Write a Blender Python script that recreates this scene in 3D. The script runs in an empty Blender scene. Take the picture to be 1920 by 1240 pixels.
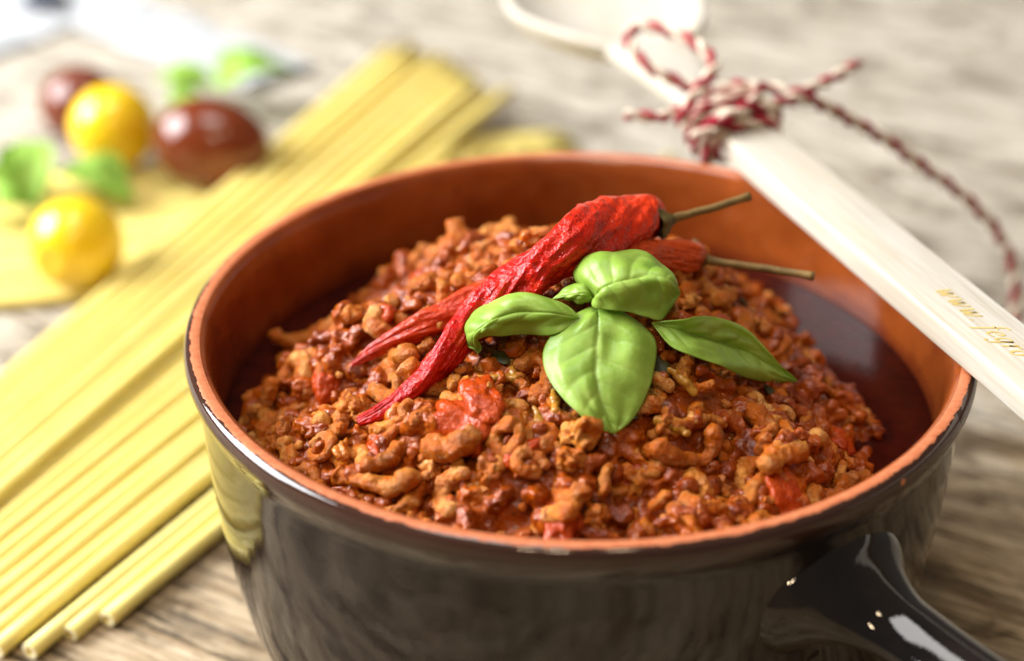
import bpy, bmesh, math, random
import numpy as np
from mathutils import Vector, Matrix, Euler

K = 0.01                      # everything below is laid out in centimetres
sc = bpy.context.scene
COL = sc.collection
W, H = 1920, 1240
RIM = 8.5                     # height of the pot's rim above the table

# ------------------------------------------------------------------ camera
FOC = 65.0
FPX = FOC / 36 * W
CAM = np.array([0.0, -36.88, 29.62])
PITCH, YAW = math.radians(59.68), math.radians(2.40)
cam_data = bpy.data.cameras.new('camera')
cam_data.lens = FOC; cam_data.sensor_width = 36; cam_data.sensor_fit = 'HORIZONTAL'
cam_data.clip_start = 0.01; cam_data.clip_end = 20
cam = bpy.data.objects.new('camera', cam_data); COL.objects.link(cam)
cam.location = CAM * K; cam.rotation_euler = (PITCH, 0, YAW)
sc.camera = cam
CR = np.array(Euler((PITCH, 0, YAW)).to_matrix())
cam_data.dof.use_dof = True
cam_data.dof.focus_distance = 0.397
cam_data.dof.aperture_fstop = 5.8
cam_data.dof.aperture_blades = 0

# ------------------------------------------------------------------ light
world = bpy.data.worlds.new('World'); sc.world = world
world.use_nodes = True
bg = world.node_tree.nodes['Background']
bg.inputs[0].default_value = (1.0, 0.91, 0.80, 1); bg.inputs[1].default_value = 0.12

def area_light(name, loc, target, sx, sy, power, col, shape='RECTANGLE'):
    l = bpy.data.lights.new(name, 'AREA'); l.shape = shape; l.size = sx * K
    if shape in ('RECTANGLE', 'ELLIPSE'): l.size_y = sy * K
    l.energy = power; l.color = col
    o = bpy.data.objects.new(name, l); COL.objects.link(o)
    o.location = Vector(loc) * K
    o.rotation_euler = (Vector(target) - Vector(loc)).to_track_quat('-Z', 'Y').to_euler()
    return o
area_light('window_light', (-125, 22, 80), (-4, 6, 5), 95, 85, 60, (0.96, 0.98, 1.0))
area_light('overhead_fill', (-25, 15, 165), (0, 8, 5), 70, 60, 10, (1.0, 0.97, 0.93))  # soft fill added overhead to lift the scene, stands for no actual lamp
for lx, ly, lz, ls in ((-24, -98, 122, 7), (-9, -98, 122, 7), (22, -62, 150, 11)):
    area_light('ceiling_spot', (lx, ly, lz), (0, 0, 8), ls, ls, 1.7, (1.0, 0.76, 0.48), 'DISK')

sc.view_settings.view_transform = 'Standard'; sc.view_settings.look = 'None'
sc.view_settings.exposure = 0.30; sc.view_settings.gamma = 1.0
sc.render.engine = 'CYCLES'
sc.cycles.use_denoising = True
sc.cycles.max_bounces = 10
sc.cycles.sample_clamp_indirect = 6.0

# ------------------------------------------------------------------ helpers
def ray(px, py):
    return CR @ np.array([(px - W / 2) / FPX, -(py - H / 2) / FPX, -1.0])
def pz(px, py, z):
    d = ray(px, py); return CAM + d * ((z - CAM[2]) / d[2])

def _hash(i, j, k, seed):
    h = (i.astype(np.int64) * 374761393 + j.astype(np.int64) * 668265263 + k.astype(np.int64) * 2147483647 + seed * 1274126177) & 0xFFFFFFFF
    h = ((h ^ (h >> 13)) * 1274126177) & 0xFFFFFFFF
    h = (h ^ (h >> 16)) & 0xFFFF
    return h / 32767.5 - 1.0
def vnoise(P, seed=0):
    P = np.asarray(P, float); f = np.floor(P); i = f.astype(np.int64); t = P - f
    t = t * t * t * (t * (t * 6 - 15) + 10)
    r = 0
    for dx in (0, 1):
        for dy in (0, 1):
            for dz in (0, 1):
                w = (t[..., 0] if dx else 1 - t[..., 0]) * (t[..., 1] if dy else 1 - t[..., 1]) * (t[..., 2] if dz else 1 - t[..., 2])
                r = r + w * _hash(i[..., 0] + dx, i[..., 1] + dy, i[..., 2] + dz, seed)
    return r
def fbm(P, octaves=3, seed=0):
    P = np.asarray(P, float); r = 0; a = 1.0
    for o in range(octaves):
        r = r + a * vnoise(P * 2 ** o, seed + o); a *= 0.5
    return r

def make_mesh(name, verts, faces, origin=(0, 0, 0), smooth=True):
    me = bpy.data.meshes.new(name)
    v = (np.asarray(verts, float) - np.asarray(origin, float)) * K
    me.from_pydata(v.tolist(), [], [list(map(int, f)) for f in faces])
    if smooth: me.polygons.foreach_set('use_smooth', [True] * len(me.polygons))
    me.update(); return me
def obj(name, me, mat, parent=None, loc=None):
    o = bpy.data.objects.new(name, me); COL.objects.link(o)
    if mat and me and not me.materials: me.materials.append(mat)
    if parent is not None: o.parent = parent
    if loc is not None: o.location = Vector([float(a) for a in loc]) * K
    return o
def build(name, verts, faces, mat, parent=None, origin=(0, 0, 0), smooth=True):
    """one mesh object; verts in world centimetres, origin = the thing's base"""
    me = make_mesh(name, verts, faces, origin, smooth)
    return obj(name, me, mat, parent, None if parent is not None else origin)
def empty(name, loc):
    o = bpy.data.objects.new(name, None); COL.objects.link(o); o.empty_display_size = 0.01
    o.location = Vector([float(a) for a in loc]) * K; return o
def tag(o, label, cat, group=None, kind=None):
    o['label'] = label; o['category'] = cat
    if group: o['group'] = group
    if kind: o['kind'] = kind
    return o
def grid_faces(n, m, closed_u=False, off=0):
    """n rows of m points"""
    f = []
    mm = m if closed_u else m - 1
    for a in range(n - 1):
        for b in range(mm):
            b2 = (b + 1) % m
            f.append((off + a * m + b, off + a * m + b2, off + (a + 1) * m + b2, off + (a + 1) * m + b))
    return f
def catmull(pts, n):
    """n samples through the control points (any dimension)"""
    p = np.asarray(pts, float); m = len(p)
    q = np.vstack([2 * p[0] - p[1], p, 2 * p[-1] - p[-2]])
    out = []
    for s in np.linspace(0, m - 1, n):
        i = min(int(s), m - 2); t = s - i
        a, b, c, d = q[i], q[i + 1], q[i + 2], q[i + 3]
        out.append(0.5 * (2 * b + (c - a) * t + (2 * a - 5 * b + 4 * c - d) * t * t + (3 * b - a - 3 * c + d) * t ** 3))
    return np.array(out)
def frames(path):
    """parallel-transport frames"""
    T = np.gradient(path, axis=0); T /= np.linalg.norm(T, axis=1)[:, None] + 1e-9
    up = np.array([0, 0, 1.0]) if abs(T[0][2]) < 0.9 else np.array([1.0, 0, 0])
    n = np.cross(T[0], up); n /= np.linalg.norm(n); N = [n]
    for i in range(1, len(path)):
        n = N[-1] - T[i] * np.dot(N[-1], T[i]); n /= np.linalg.norm(n) + 1e-9; N.append(n)
    N = np.array(N); return T, N, np.cross(T, N)
def tube(path, rad, seg=12, caps=True):
    path = np.asarray(path, float); n = len(path)
    rad = np.broadcast_to(np.asarray(rad, float), (n,))
    T, N, B = frames(path)
    a = np.linspace(0, 2 * np.pi, seg, endpoint=False)
    v = path[:, None] + rad[:, None, None] * (N[:, None] * np.cos(a)[None, :, None] + B[:, None] * np.sin(a)[None, :, None])
    v = v.reshape(-1, 3); f = grid_faces(n, seg, True)
    if caps:
        v = np.vstack([v, path[0], path[-1]])
        for b in range(seg):
            f.append((n * seg, (b + 1) % seg, b)); f.append((n * seg + 1, (n - 1) * seg + b, (n - 1) * seg + (b + 1) % seg))
    return v, f
def lathe(prof, seg=128, c=(0, 0)):
    prof = np.asarray(prof, float)
    a = np.linspace(0, 2 * np.pi, seg, endpoint=False)
    v = np.stack([c[0] + prof[:, :1] * np.cos(a)[None], c[1] + prof[:, :1] * np.sin(a)[None], np.repeat(prof[:, 1:2], seg, 1)], -1).reshape(-1, 3)
    return v, grid_faces(len(prof), seg, True)
def join_vf(parts):
    V, F, o = [], [], 0
    for v, f in parts:
        V.append(np.asarray(v)); F += [tuple(i + o for i in q) for q in f]; o += len(v)
    return np.vstack(V), F

# ------------------------------------------------------------------ materials
class NT:
    def __init__(s, name):
        s.m = bpy.data.materials.new(name); s.m.use_nodes = True
        s.t = s.m.node_tree; s.b = s.t.nodes['Principled BSDF']; s.out = s.t.nodes['Material Output']
    def n(s, typ, **kw):
        x = s.t.nodes.new('ShaderNode' + typ)
        for k, v in kw.items(): setattr(x, k, v)
        return x
    def link(s, a, b): s.t.links.new(a, b)
    def coords(s, scale=(1, 1, 1), rot=(0, 0, 0), kind='Object'):
        tc = s.n('TexCoord'); mp = s.n('Mapping')
        mp.inputs['Scale'].default_value = [100 * a for a in scale] if kind == 'Object' else scale
        mp.inputs['Rotation'].default_value = rot
        s.link(tc.outputs[kind], mp.inputs[0]); return mp.outputs[0]
    def rotcoords(s, rotz, scale):
        """rotate first, then stretch"""
        a = s.coords((1, 1, 1), (0, 0, rotz)); mp = s.n('Mapping'); mp.inputs['Scale'].default_value = scale
        s.link(a, mp.inputs[0]); return mp.outputs[0]
    def noise(s, co, scale, detail=3, rough=0.55, dist=0.0, w=None):
        x = s.n('TexNoise'); x.inputs['Scale'].default_value = scale; x.inputs['Detail'].default_value = detail
        x.inputs['Roughness'].default_value = rough; x.inputs['Distortion'].default_value = dist
        s.link(co, x.inputs['Vector']); return x.outputs['Fac']
    def voro(s, co, scale, feature='F1', rnd=1.0):
        x = s.n('TexVoronoi', feature=feature); x.inputs['Scale'].default_value = scale; x.inputs['Randomness'].default_value = rnd
        s.link(co, x.inputs['Vector']); return x.outputs['Distance']
    def ramp(s, fac, stops, interp='LINEAR'):
        x = s.n('ValToRGB'); cr = x.color_ramp; cr.interpolation = interp
        while len(cr.elements) > 1: cr.elements.remove(cr.elements[-1])
        for i, (p, c) in enumerate(stops):
            e = cr.elements[0] if i == 0 else cr.elements.new(p)
            e.position = p; e.color = (*c, 1) if len(c) == 3 else c
        s.link(fac, x.inputs[0]); return x.outputs[0]
    def mix(s, fac, a, b, mode='MIX'):
        x = s.n('MixRGB', blend_type=mode)
        for k, v in ((0, fac), (1, a), (2, b)):
            if hasattr(v, 'is_output'): s.link(v, x.inputs[k])
            elif k == 0: x.inputs[0].default_value = v
            else: x.inputs[k].default_value = (*v, 1)
        return x.outputs[0]
    def math(s, op, a, b=0.0, clamp=False):
        x = s.n('Math', operation=op, use_clamp=clamp)
        for k, v in ((0, a), (1, b)):
            if hasattr(v, 'is_output'): s.link(v, x.inputs[k])
            else: x.inputs[k].default_value = v
        return x.outputs[0]
    def bump(s, h, strength, dist, prev=None):
        x = s.n('Bump'); x.inputs['Strength'].default_value = strength; x.inputs['Distance'].default_value = dist * K
        s.link(h, x.inputs['Height'])
        if prev is not None: s.link(prev, x.inputs['Normal'])
        return x.outputs[0]
    def set(s, **kw):
        for k, v in kw.items():
            i = s.b.inputs[k.replace('_', ' ')]
            if hasattr(v, 'is_output'): s.link(v, i)
            elif isinstance(v, tuple) and len(v) == 3 and i.type == 'RGBA': i.default_value = (*v, 1)
            else: i.default_value = v
        return s.m
    def attr(s, name):
        x = s.n('Attribute'); x.attribute_name = name; return x.outputs['Fac']
    def rand(s):
        return s.n('ObjectInfo').outputs['Random']

def mat_wood_table():
    t = NT('weathered_wood'); A = math.radians(28)
    co = t.rotcoords(A, (1, 1, 1))
    warp = t.noise(t.rotcoords(A, (0.10, 0.35, 1)), 1, 2)
    fib = t.noise(t.rotcoords(A, (0.22, 5.5, 1)), 1.0, 6, 0.62, 0.35)
    fib2 = t.noise(t.rotcoords(A, (0.5, 16, 1)), 1.0, 3, 0.6, 0.2)
    crack = t.noise(t.rotcoords(A, (0.26, 5.6, 1)), 1.0, 6, 0.72, 1.0)
    patch = t.noise(t.rotcoords(A, (0.09, 0.2, 1)), 1.0, 4, 0.6, 0.4)
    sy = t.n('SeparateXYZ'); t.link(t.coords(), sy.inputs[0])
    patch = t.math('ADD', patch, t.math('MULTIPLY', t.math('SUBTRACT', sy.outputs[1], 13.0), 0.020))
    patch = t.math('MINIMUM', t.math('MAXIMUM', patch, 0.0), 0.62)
    base = t.ramp(fib, [(0.25, (0.13, 0.085, 0.045)), (0.42, (0.33, 0.235, 0.135)), (0.55, (0.50, 0.39, 0.255)), (0.75, (0.62, 0.52, 0.38))])
    grey = t.ramp(fib, [(0.25, (0.30, 0.245, 0.175)), (0.45, (0.56, 0.505, 0.42)), (0.7, (0.71, 0.665, 0.585))])
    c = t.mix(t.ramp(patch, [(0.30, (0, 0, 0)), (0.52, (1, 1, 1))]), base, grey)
    cm = t.ramp(crack, [(0.39, (1, 1, 1)), (0.445, (0, 0, 0))])
    c = t.mix(1.0, c, t.ramp(t.noise(t.rotcoords(A, (0.26, 0.62, 1)), 1.0, 7, 0.74, 0.9), [(0.38, (0.30, 0.26, 0.21)), (0.47, (0.78, 0.76, 0.73)), (0.56, (1, 1, 1))]), 'MULTIPLY')
    c = t.mix(t.math('MULTIPLY', cm, 0.85), c, (0.055, 0.042, 0.03))
    c = t.mix(0.35, c, t.ramp(fib2, [(0.3, (0.55, 0.5, 0.42)), (0.7, (1, 1, 1))]), 'MULTIPLY')
    knot = t.noise(t.rotcoords(A, (0.25, 0.55, 1)), 1.0, 3, 0.7, 1.5)
    c = t.mix(t.math('MULTIPLY', t.ramp(knot, [(0.60, (0, 0, 0)), (0.72, (1, 1, 1))]), 0.5), c, (0.12, 0.095, 0.07))
    hgt = t.math('ADD', t.math('MULTIPLY', fib, 0.6), t.math('MULTIPLY', cm, -1.0))
    nb = t.bump(hgt, 0.9, 0.07)
    return t.set(Base_Color=c, Roughness=0.72, Specular_IOR_Level=0.3, Normal=nb)

def mat_glaze():
    t = NT('dark_glaze'); co = t.coords()
    geo = t.n('SeparateXYZ'); tc = t.n('TexCoord'); t.link(tc.outputs['Object'], geo.inputs[0])
    z = t.math('MULTIPLY', geo.outputs[2], 100.0)
    r = t.math('MULTIPLY', t.math('SQRT', t.math('ADD', t.math('POWER', geo.outputs[0], 2.0), t.math('POWER', geo.outputs[1], 2.0))), 100.0)
    n1 = t.noise(co, 2.2, 4); n2 = t.noise(co, 9.0, 2)
    # the dipped dark glaze stops at an uneven line on the lip; bare clay shows inside it
    e = t.math('ADD', r, t.math('ADD', t.math('MULTIPLY', n1, 0.16), t.math('MULTIPLY', n2, 0.06)))
    bare = t.math('MULTIPLY', t.math('LESS_THAN', e, 8.845 + 0.11), t.math('GREATER_THAN', z, RIM - 0.4))
    chip = t.math('MULTIPLY', t.math('LESS_THAN', t.voro(co, 0.62), 0.085), t.math('GREATER_THAN', z, RIM - 0.33))
    bare = t.math('MAXIMUM', bare, chip)
    cl = t.noise(co, 0.55, 4, 0.6, 0.6)
    dark = t.ramp(cl, [(0.3, (0.006, 0.005, 0.005)), (0.55, (0.014, 0.010, 0.009)), (0.75, (0.026, 0.018, 0.015))])
    # thin glaze on the lip lets the red clay glow through
    lip = t.ramp(t.math('SUBTRACT', z, RIM - 0.75), [(0.0, (0, 0, 0)), (0.5, (1, 1, 1))])
    dark = t.mix(t.math('MULTIPLY', lip, 0.35), dark, (0.10, 0.035, 0.018))
    clay = t.ramp(t.noise(co, 6, 4), [(0.3, (0.42, 0.115, 0.045)), (0.7, (0.56, 0.19, 0.085))])
    c = t.mix(bare, dark, clay)
    spot = t.math('GREATER_THAN', t.noise(t.coords((1, 1, 0.8)), 0.62, 3, 0.5, 0.4), 0.715)
    spot = t.math('MULTIPLY', spot, t.math('SUBTRACT', 1.0, bare))
    rough = t.math('ADD', t.math('MULTIPLY', bare, 0.42), t.math('ADD', 0.015, t.math('MULTIPLY', t.noise(co, 1.3, 3), 0.05)))
    spec = t.math('SUBTRACT', t.math('SUBTRACT', 0.38, t.math('MULTIPLY', bare, 0.15)), t.math('MULTIPLY', spot, 0.33))
    nb = t.bump(t.noise(co, 0.9, 3, 0.45), 0.09, 0.12)
    nb = t.bump(t.noise(co, 14, 2), 0.08, 0.02, nb)
    nb = t.bump(t.noise(co, 20, 2), 0.0, 0.02, nb)
    return t.set(Base_Color=c, Roughness=rough, Specular_IOR_Level=spec, IOR=1.62, Normal=nb)

def mat_inner():
    t = NT('terracotta_glaze'); co = t.coords()
    c = t.ramp(t.noise(co, 0.6, 5, 0.6), [(0.3, (0.20, 0.040, 0.006)), (0.7, (0.33, 0.076, 0.014))])
    c = t.mix(0.25, c, t.ramp(t.noise(co, 12, 3), [(0.3, (0.5, 0.4, 0.35)), (0.7, (1, 1, 1))]), 'MULTIPLY')
    geo = t.n('SeparateXYZ'); tc = t.n('TexCoord'); t.link(tc.outputs['Object'], geo.inputs[0])
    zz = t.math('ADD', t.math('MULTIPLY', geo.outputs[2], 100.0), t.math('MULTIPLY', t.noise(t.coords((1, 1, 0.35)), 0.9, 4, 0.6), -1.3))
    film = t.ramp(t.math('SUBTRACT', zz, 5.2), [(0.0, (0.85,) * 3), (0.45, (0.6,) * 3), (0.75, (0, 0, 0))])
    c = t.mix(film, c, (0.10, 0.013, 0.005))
    drop = t.math('LESS_THAN', t.math('ADD', t.voro(co, 0.75), t.math('MULTIPLY', t.noise(co, 4, 2), 0.08)), 0.125)
    c = t.mix(t.math('MULTIPLY', drop, 0.75), c, (0.16, 0.020, 0.004))
    nb = t.bump(t.noise(t.coords((1, 1, 3)), 1.2, 3), 0.12, 0.08)
    return t.set(Base_Color=c, Roughness=0.15, Specular_IOR_Level=0.55, Normal=nb)

def mat_meat(rnd_attr=None):
    t = NT('minced_meat'); co = t.coords()
    r = t.attr(rnd_attr) if rnd_attr else t.rand()
    add = t.n('VectorMath', operation='ADD'); cmb = t.n('CombineXYZ')
    for i in range(3): t.link(t.math('MULTIPLY', r, 37.0 + 11 * i), cmb.inputs[i])
    t.link(co, add.inputs[0]); t.link(cmb.outputs[0], add.inputs[1]); co = add.outputs[0]
    tan = t.ramp(r, [(0.0, (0.34, 0.100, 0.012)), (0.2, (0.56, 0.215, 0.032)), (0.4, (0.40, 0.115, 0.012)), (0.62, (0.58, 0.225, 0.034)), (0.8, (0.70, 0.34, 0.095)), (0.9, (0.42, 0.12, 0.014)), (1.0, (0.28, 0.080, 0.012))])
    sm = t.noise(co, 2.3, 4, 0.6)
    c = t.mix(t.ramp(sm, [(0.40, (0, 0, 0)), (0.56, (1, 1, 1))]), tan, (0.44, 0.098, 0.003))
    fat = t.noise(co, 5.0, 2)
    c = t.mix(t.math('MULTIPLY', t.ramp(fat, [(0.58, (0, 0, 0)), (0.72, (1, 1, 1))]), 0.45), c, (0.66, 0.34, 0.15))
    rough = t.ramp(t.noise(co, 3.0, 2), [(0.38, (0.07,) * 3), (0.62, (0.30,) * 3)])
    nb = t.bump(t.noise(co, 4.5, 3, 0.6), 0.9, 0.11)
    nb = t.bump(t.noise(co, 13, 4, 0.7), 1.0, 0.06, nb)
    return t.set(Base_Color=c, Roughness=rough, Specular_IOR_Level=0.28, Subsurface_Weight=0.2, Subsurface_Radius=(0.0016, 0.0006, 0.0003), Subsurface_Scale=0.6, Normal=nb)

def mat_sauce():
    t = NT('tomato_sauce'); co = t.coords()
    c = t.ramp(t.noise(co, 1.1, 5, 0.6, 0.3), [(0.3, (0.09, 0.011, 0.001)), (0.48, (0.25, 0.038, 0.001)), (0.62, (0.38, 0.075, 0.003)), (0.75, (0.48, 0.135, 0.008))])
    gr = t.noise(co, 7, 3, 0.6)
    c = t.mix(t.math('MULTIPLY', t.ramp(gr, [(0.55, (0, 0, 0)), (0.68, (1, 1, 1))]), 0.55), c, (0.42, 0.12, 0.022))
    herb = t.math('LESS_THAN', t.voro(co, 1.9), 0.10)
    c = t.mix(t.math('MULTIPLY', herb, 0.5), c, (0.05, 0.035, 0.008))
    nb = t.bump(t.noise(co, 3.2, 3, 0.6), 0.7, 0.10)
    nb = t.bump(t.noise(co, 11, 3, 0.6), 0.7, 0.05, nb)
    return t.set(Base_Color=c, Roughness=t.ramp(t.noise(co, 2.0, 2), [(0.35, (0.05,) * 3), (0.65, (0.15,) * 3)]), Specular_IOR_Level=0.40,
                 Subsurface_Weight=0.2, Subsurface_Radius=(0.002, 0.0005, 0.0002), Subsurface_Scale=0.6, Normal=nb)

def mat_simple(name, col, rough=0.4, spec=0.5, var=0.25, scale=2.0, bump=0.2, bscale=8, bdist=0.03, sss=0.0, sssr=(0.003, 0.001, 0.0005), dark=None, **kw):
    t = NT(name); co = t.coords()
    d = dark or tuple(a * (1 - var) for a in col)
    c = t.ramp(t.noise(co, scale, 4, 0.6), [(0.32, d), (0.68, col)])
    nb = t.bump(t.noise(co, bscale, 3, 0.6), bump, bdist)
    t.set(Base_Color=c, Roughness=rough, Specular_IOR_Level=spec, Normal=nb)
    if sss: t.set(Subsurface_Weight=sss, Subsurface_Radius=sssr, Subsurface_Scale=1.0)
    return t.set(**kw) if kw else t.m

def mat_chili(orange):
    t = NT('dried_chili'); co = t.coords()
    n = t.noise(co, 2.6, 5, 0.65)
    if orange: c = t.ramp(n, [(0.3, (0.40, 0.022, 0.004)), (0.7, (0.62, 0.075, 0.010))])
    else: c = t.ramp(n, [(0.3, (0.24, 0.002, 0.002)), (0.5, (0.56, 0.008, 0.003)), (0.75, (0.70, 0.030, 0.006))])
    ln = t.attr('along')
    c = t.mix(t.ramp(ln, [(0.0, (0.7,) * 3), (0.45, (0, 0, 0)), (1.0, (0, 0, 0))]), c, (0.74, 0.060, 0.008) if not orange else (0.62, 0.09, 0.012))
    c = t.mix(t.ramp(ln, [(0.0, (0, 0, 0)), (0.55, (0, 0, 0)), (1.0, (0.6,) * 3)]), c, (0.30, 0.003, 0.004))
    nb = t.bump(t.noise(co, 5.5, 3, 0.6), 0.9, 0.11)
    nb = t.bump(t.noise(co, 15, 2, 0.6), 0.3, 0.02, nb)
    return t.set(Base_Color=c, Roughness=t.ramp(t.noise(co, 6, 2), [(0.35, (0.07,) * 3), (0.65, (0.15,) * 3)]), Specular_IOR_Level=0.32, Subsurface_Weight=0.15,
                 Subsurface_Radius=(0.002, 0.0003, 0.0002), Subsurface_Scale=0.5, Normal=nb)

def mat_leaf(name='basil_leaf', tint=(1, 1, 1)):
    t = NT(name); co = t.coords()
    ve = t.attr('vein')
    n = t.noise(co, 1.0, 4, 0.6)
    T = lambda c: tuple(a * b for a, b in zip(c, tint))
    c = t.ramp(n, [(0.3, T((0.25, 0.41, 0.05))), (0.7, T((0.41, 0.57, 0.10)))])
    c = t.mix(t.math('MULTIPLY', ve, 0.35), c, T((0.55, 0.68, 0.22)))
    c = t.mix(t.math('MULTIPLY', t.ramp(t.noise(co, 0.75, 3), [(0.48, (0, 0, 0)), (0.68, (1, 1, 1))]), 0.6), c, T((0.15, 0.32, 0.025)))
    net = t.n('TexVoronoi', feature='DISTANCE_TO_EDGE'); net.inputs['Scale'].default_value = 3.6; wv = t.n('VectorMath', operation='ADD'); wn = t.n('TexNoise'); wn.inputs['Scale'].default_value = 2.0
    t.link(co, wn.inputs['Vector']); sc_ = t.n('VectorMath', operation='SCALE'); sc_.inputs['Scale'].default_value = 0.35; t.link(wn.outputs['Color'], sc_.inputs[0]); t.link(co, wv.inputs[0]); t.link(sc_.outputs[0], wv.inputs[1]); t.link(wv.outputs[0], net.inputs['Vector'])
    line = t.ramp(net.outputs['Distance'], [(0.0, (1, 1, 1)), (0.07, (0, 0, 0))])
    c = t.mix(t.math('MULTIPLY', line, 0.10), c, T((0.14, 0.29, 0.03)))
    nb = t.bump(t.math('SUBTRACT', 1.0, line), 0.10, 0.015)
    nb = t.bump(t.noise(co, 9, 3, 0.6), 0.2, 0.03, nb)
    nb = t.bump(t.noise(co, 45, 2), 0.18, 0.008, nb)
    t.set(Base_Color=c, Roughness=0.36, Specular_IOR_Level=0.42, Normal=nb)
    tr = t.n('BsdfTranslucent'); tr.inputs[0].default_value = (*T((0.50, 0.72, 0.08)), 1)
    mx = t.n('MixShader'); mx.inputs[0].default_value = 0.34
    t.link(t.b.outputs[0], mx.inputs[1]); t.link(tr.outputs[0], mx.inputs[2]); t.link(mx.outputs[0], t.out.inputs[0])
    if name != 'basil_leaf': t.set(Roughness=0.6, Specular_IOR_Level=0.2)
    return t.m

def mat_spoon():
    t = NT('pale_wood')
    fib = t.noise(t.rotcoords(math.radians(66.2), (0.35, 9, 9)), 1.0, 4, 0.6)
    ring = t.noise(t.rotcoords(math.radians(66.2), (0.14, 1.3, 1.3)), 1.0, 2, 0.5)
    c = t.ramp(fib, [(0.3, (0.42, 0.375, 0.30)), (0.6, (0.55, 0.515, 0.45))])
    c = t.mix(t.math('MULTIPLY', t.ramp(ring, [(0.45, (0, 0, 0)), (0.7, (1, 1, 1))]), 0.4), c, (0.56, 0.44, 0.29))
    return t.set(Base_Color=c, Roughness=0.5, Specular_IOR_Level=0.35, Normal=t.bump(fib, 0.3, 0.02))

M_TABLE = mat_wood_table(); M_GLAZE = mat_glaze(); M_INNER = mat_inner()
M_MEAT = mat_meat(); M_CRUMB = mat_meat('tone'); M_SAUCE = mat_sauce()
M_CHILI = mat_chili(False); M_CHILI2 = mat_chili(True); M_LEAF = mat_leaf(); M_LEAF2 = mat_leaf('basil_leaf_pale', (0.95, 1.0, 1.1)); M_SPOON = mat_spoon()
M_TOMCHUNK = mat_simple('cooked_tomato', (0.42, 0.055, 0.005), 0.10, 0.25, dark=(0.30, 0.030, 0.003), scale=3.0, bump=0.9, bscale=5, bdist=0.09, sss=0.12, sssr=(0.004, 0.0007, 0.0003))
M_CARROT = mat_simple('cooked_carrot', (0.56, 0.17, 0.016), 0.2, 0.5, bump=0.8, bdist=0.06, sss=0.3)
M_ONION = mat_simple('cooked_onion', (0.50, 0.26, 0.03), 0.18, 0.5, dark=(0.30, 0.12, 0.012), bump=0.4, sss=0.4)
M_HERB = mat_simple('cooked_herb', (0.060, 0.050, 0.012), 0.5, 0.2, dark=(0.018, 0.014, 0.008))
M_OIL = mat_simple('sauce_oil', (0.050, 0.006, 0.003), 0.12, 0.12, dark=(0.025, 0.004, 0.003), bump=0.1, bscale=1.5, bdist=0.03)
M_STEM = mat_simple('dried_stem', (0.25, 0.15, 0.045), 0.55, 0.35, dark=(0.12, 0.075, 0.022), bump=0.5, bscale=10)
M_CALYX = mat_simple('dried_calyx', (0.15, 0.11, 0.03), 0.6, 0.3, dark=(0.06, 0.045, 0.014), bump=0.6, bscale=6)
M_PASTA = mat_simple('dry_pasta', (0.84, 0.68, 0.235), 0.42, 0.4, dark=(0.79, 0.615, 0.18), scale=0.7, bump=0.12, bscale=6, sss=0.35, sssr=(0.004, 0.0026, 0.0008))
def vary(m):
    nt = m.node_tree; b = nt.nodes['Principled BSDF']; src = b.inputs['Base Color'].links[0].from_socket
    hs = nt.nodes.new('ShaderNodeHueSaturation'); oi = nt.nodes.new('ShaderNodeObjectInfo'); mr = nt.nodes.new('ShaderNodeMapRange')
    mr.inputs['To Min'].default_value = 0.86; mr.inputs['To Max'].default_value = 1.08
    nt.links.new(oi.outputs['Random'], mr.inputs['Value']); nt.links.new(mr.outputs[0], hs.inputs['Value']); nt.links.new(src, hs.inputs['Color']); nt.links.new(hs.outputs[0], b.inputs['Base Color'])
vary(M_PASTA)
M_PASTAEND = mat_simple('pasta_cut_end', (0.90, 0.80, 0.52), 0.7, 0.2, var=0.1)
M_YTOM = mat_simple('yellow_tomato_skin', (0.84, 0.60, 0.022), 0.12, 0.5, dark=(0.76, 0.48, 0.012), scale=0.4, bump=0.02, sss=0.5, sssr=(0.006, 0.004, 0.0008))
M_BTOM = mat_simple('brown_tomato_skin', (0.18, 0.036, 0.010), 0.12, 0.45, dark=(0.11, 0.020, 0.006), scale=0.35, bump=0.02, sss=0.1)
M_RED = mat_simple('red_cotton', (0.36, 0.018, 0.040), 0.85, 0.2, bump=0.8, bscale=22, bdist=0.03)
M_CREAM = mat_simple('cream_cotton', (0.78, 0.66, 0.52), 0.85, 0.2, var=0.15, bump=0.8, bscale=22, bdist=0.03)
M_GOLD = mat_simple('gold_print', (0.64, 0.48, 0.16), 0.4, 0.5)
M_CLOTH = mat_simple('white_cloth', (0.42, 0.43, 0.44), 0.85, 0.2, var=0.05, bump=0.3, bscale=20)
M_NAVY = mat_simple('navy_fabric', (0.014, 0.022, 0.05), 0.6, 0.3)

# ------------------------------------------------------------------ table
def table():
    v, f = [], []
    bm = bmesh.new(); bmesh.ops.create_cube(bm, size=1)
    bmesh.ops.scale(bm, vec=(2.2, 2.2, 0.04), verts=bm.verts); bmesh.ops.translate(bm, vec=(0, 0.25, -0.02), verts=bm.verts)
    me = bpy.data.meshes.new('table_top'); bm.to_mesh(me); bm.free()
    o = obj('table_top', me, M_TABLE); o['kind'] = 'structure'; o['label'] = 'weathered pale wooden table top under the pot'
table()

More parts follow.
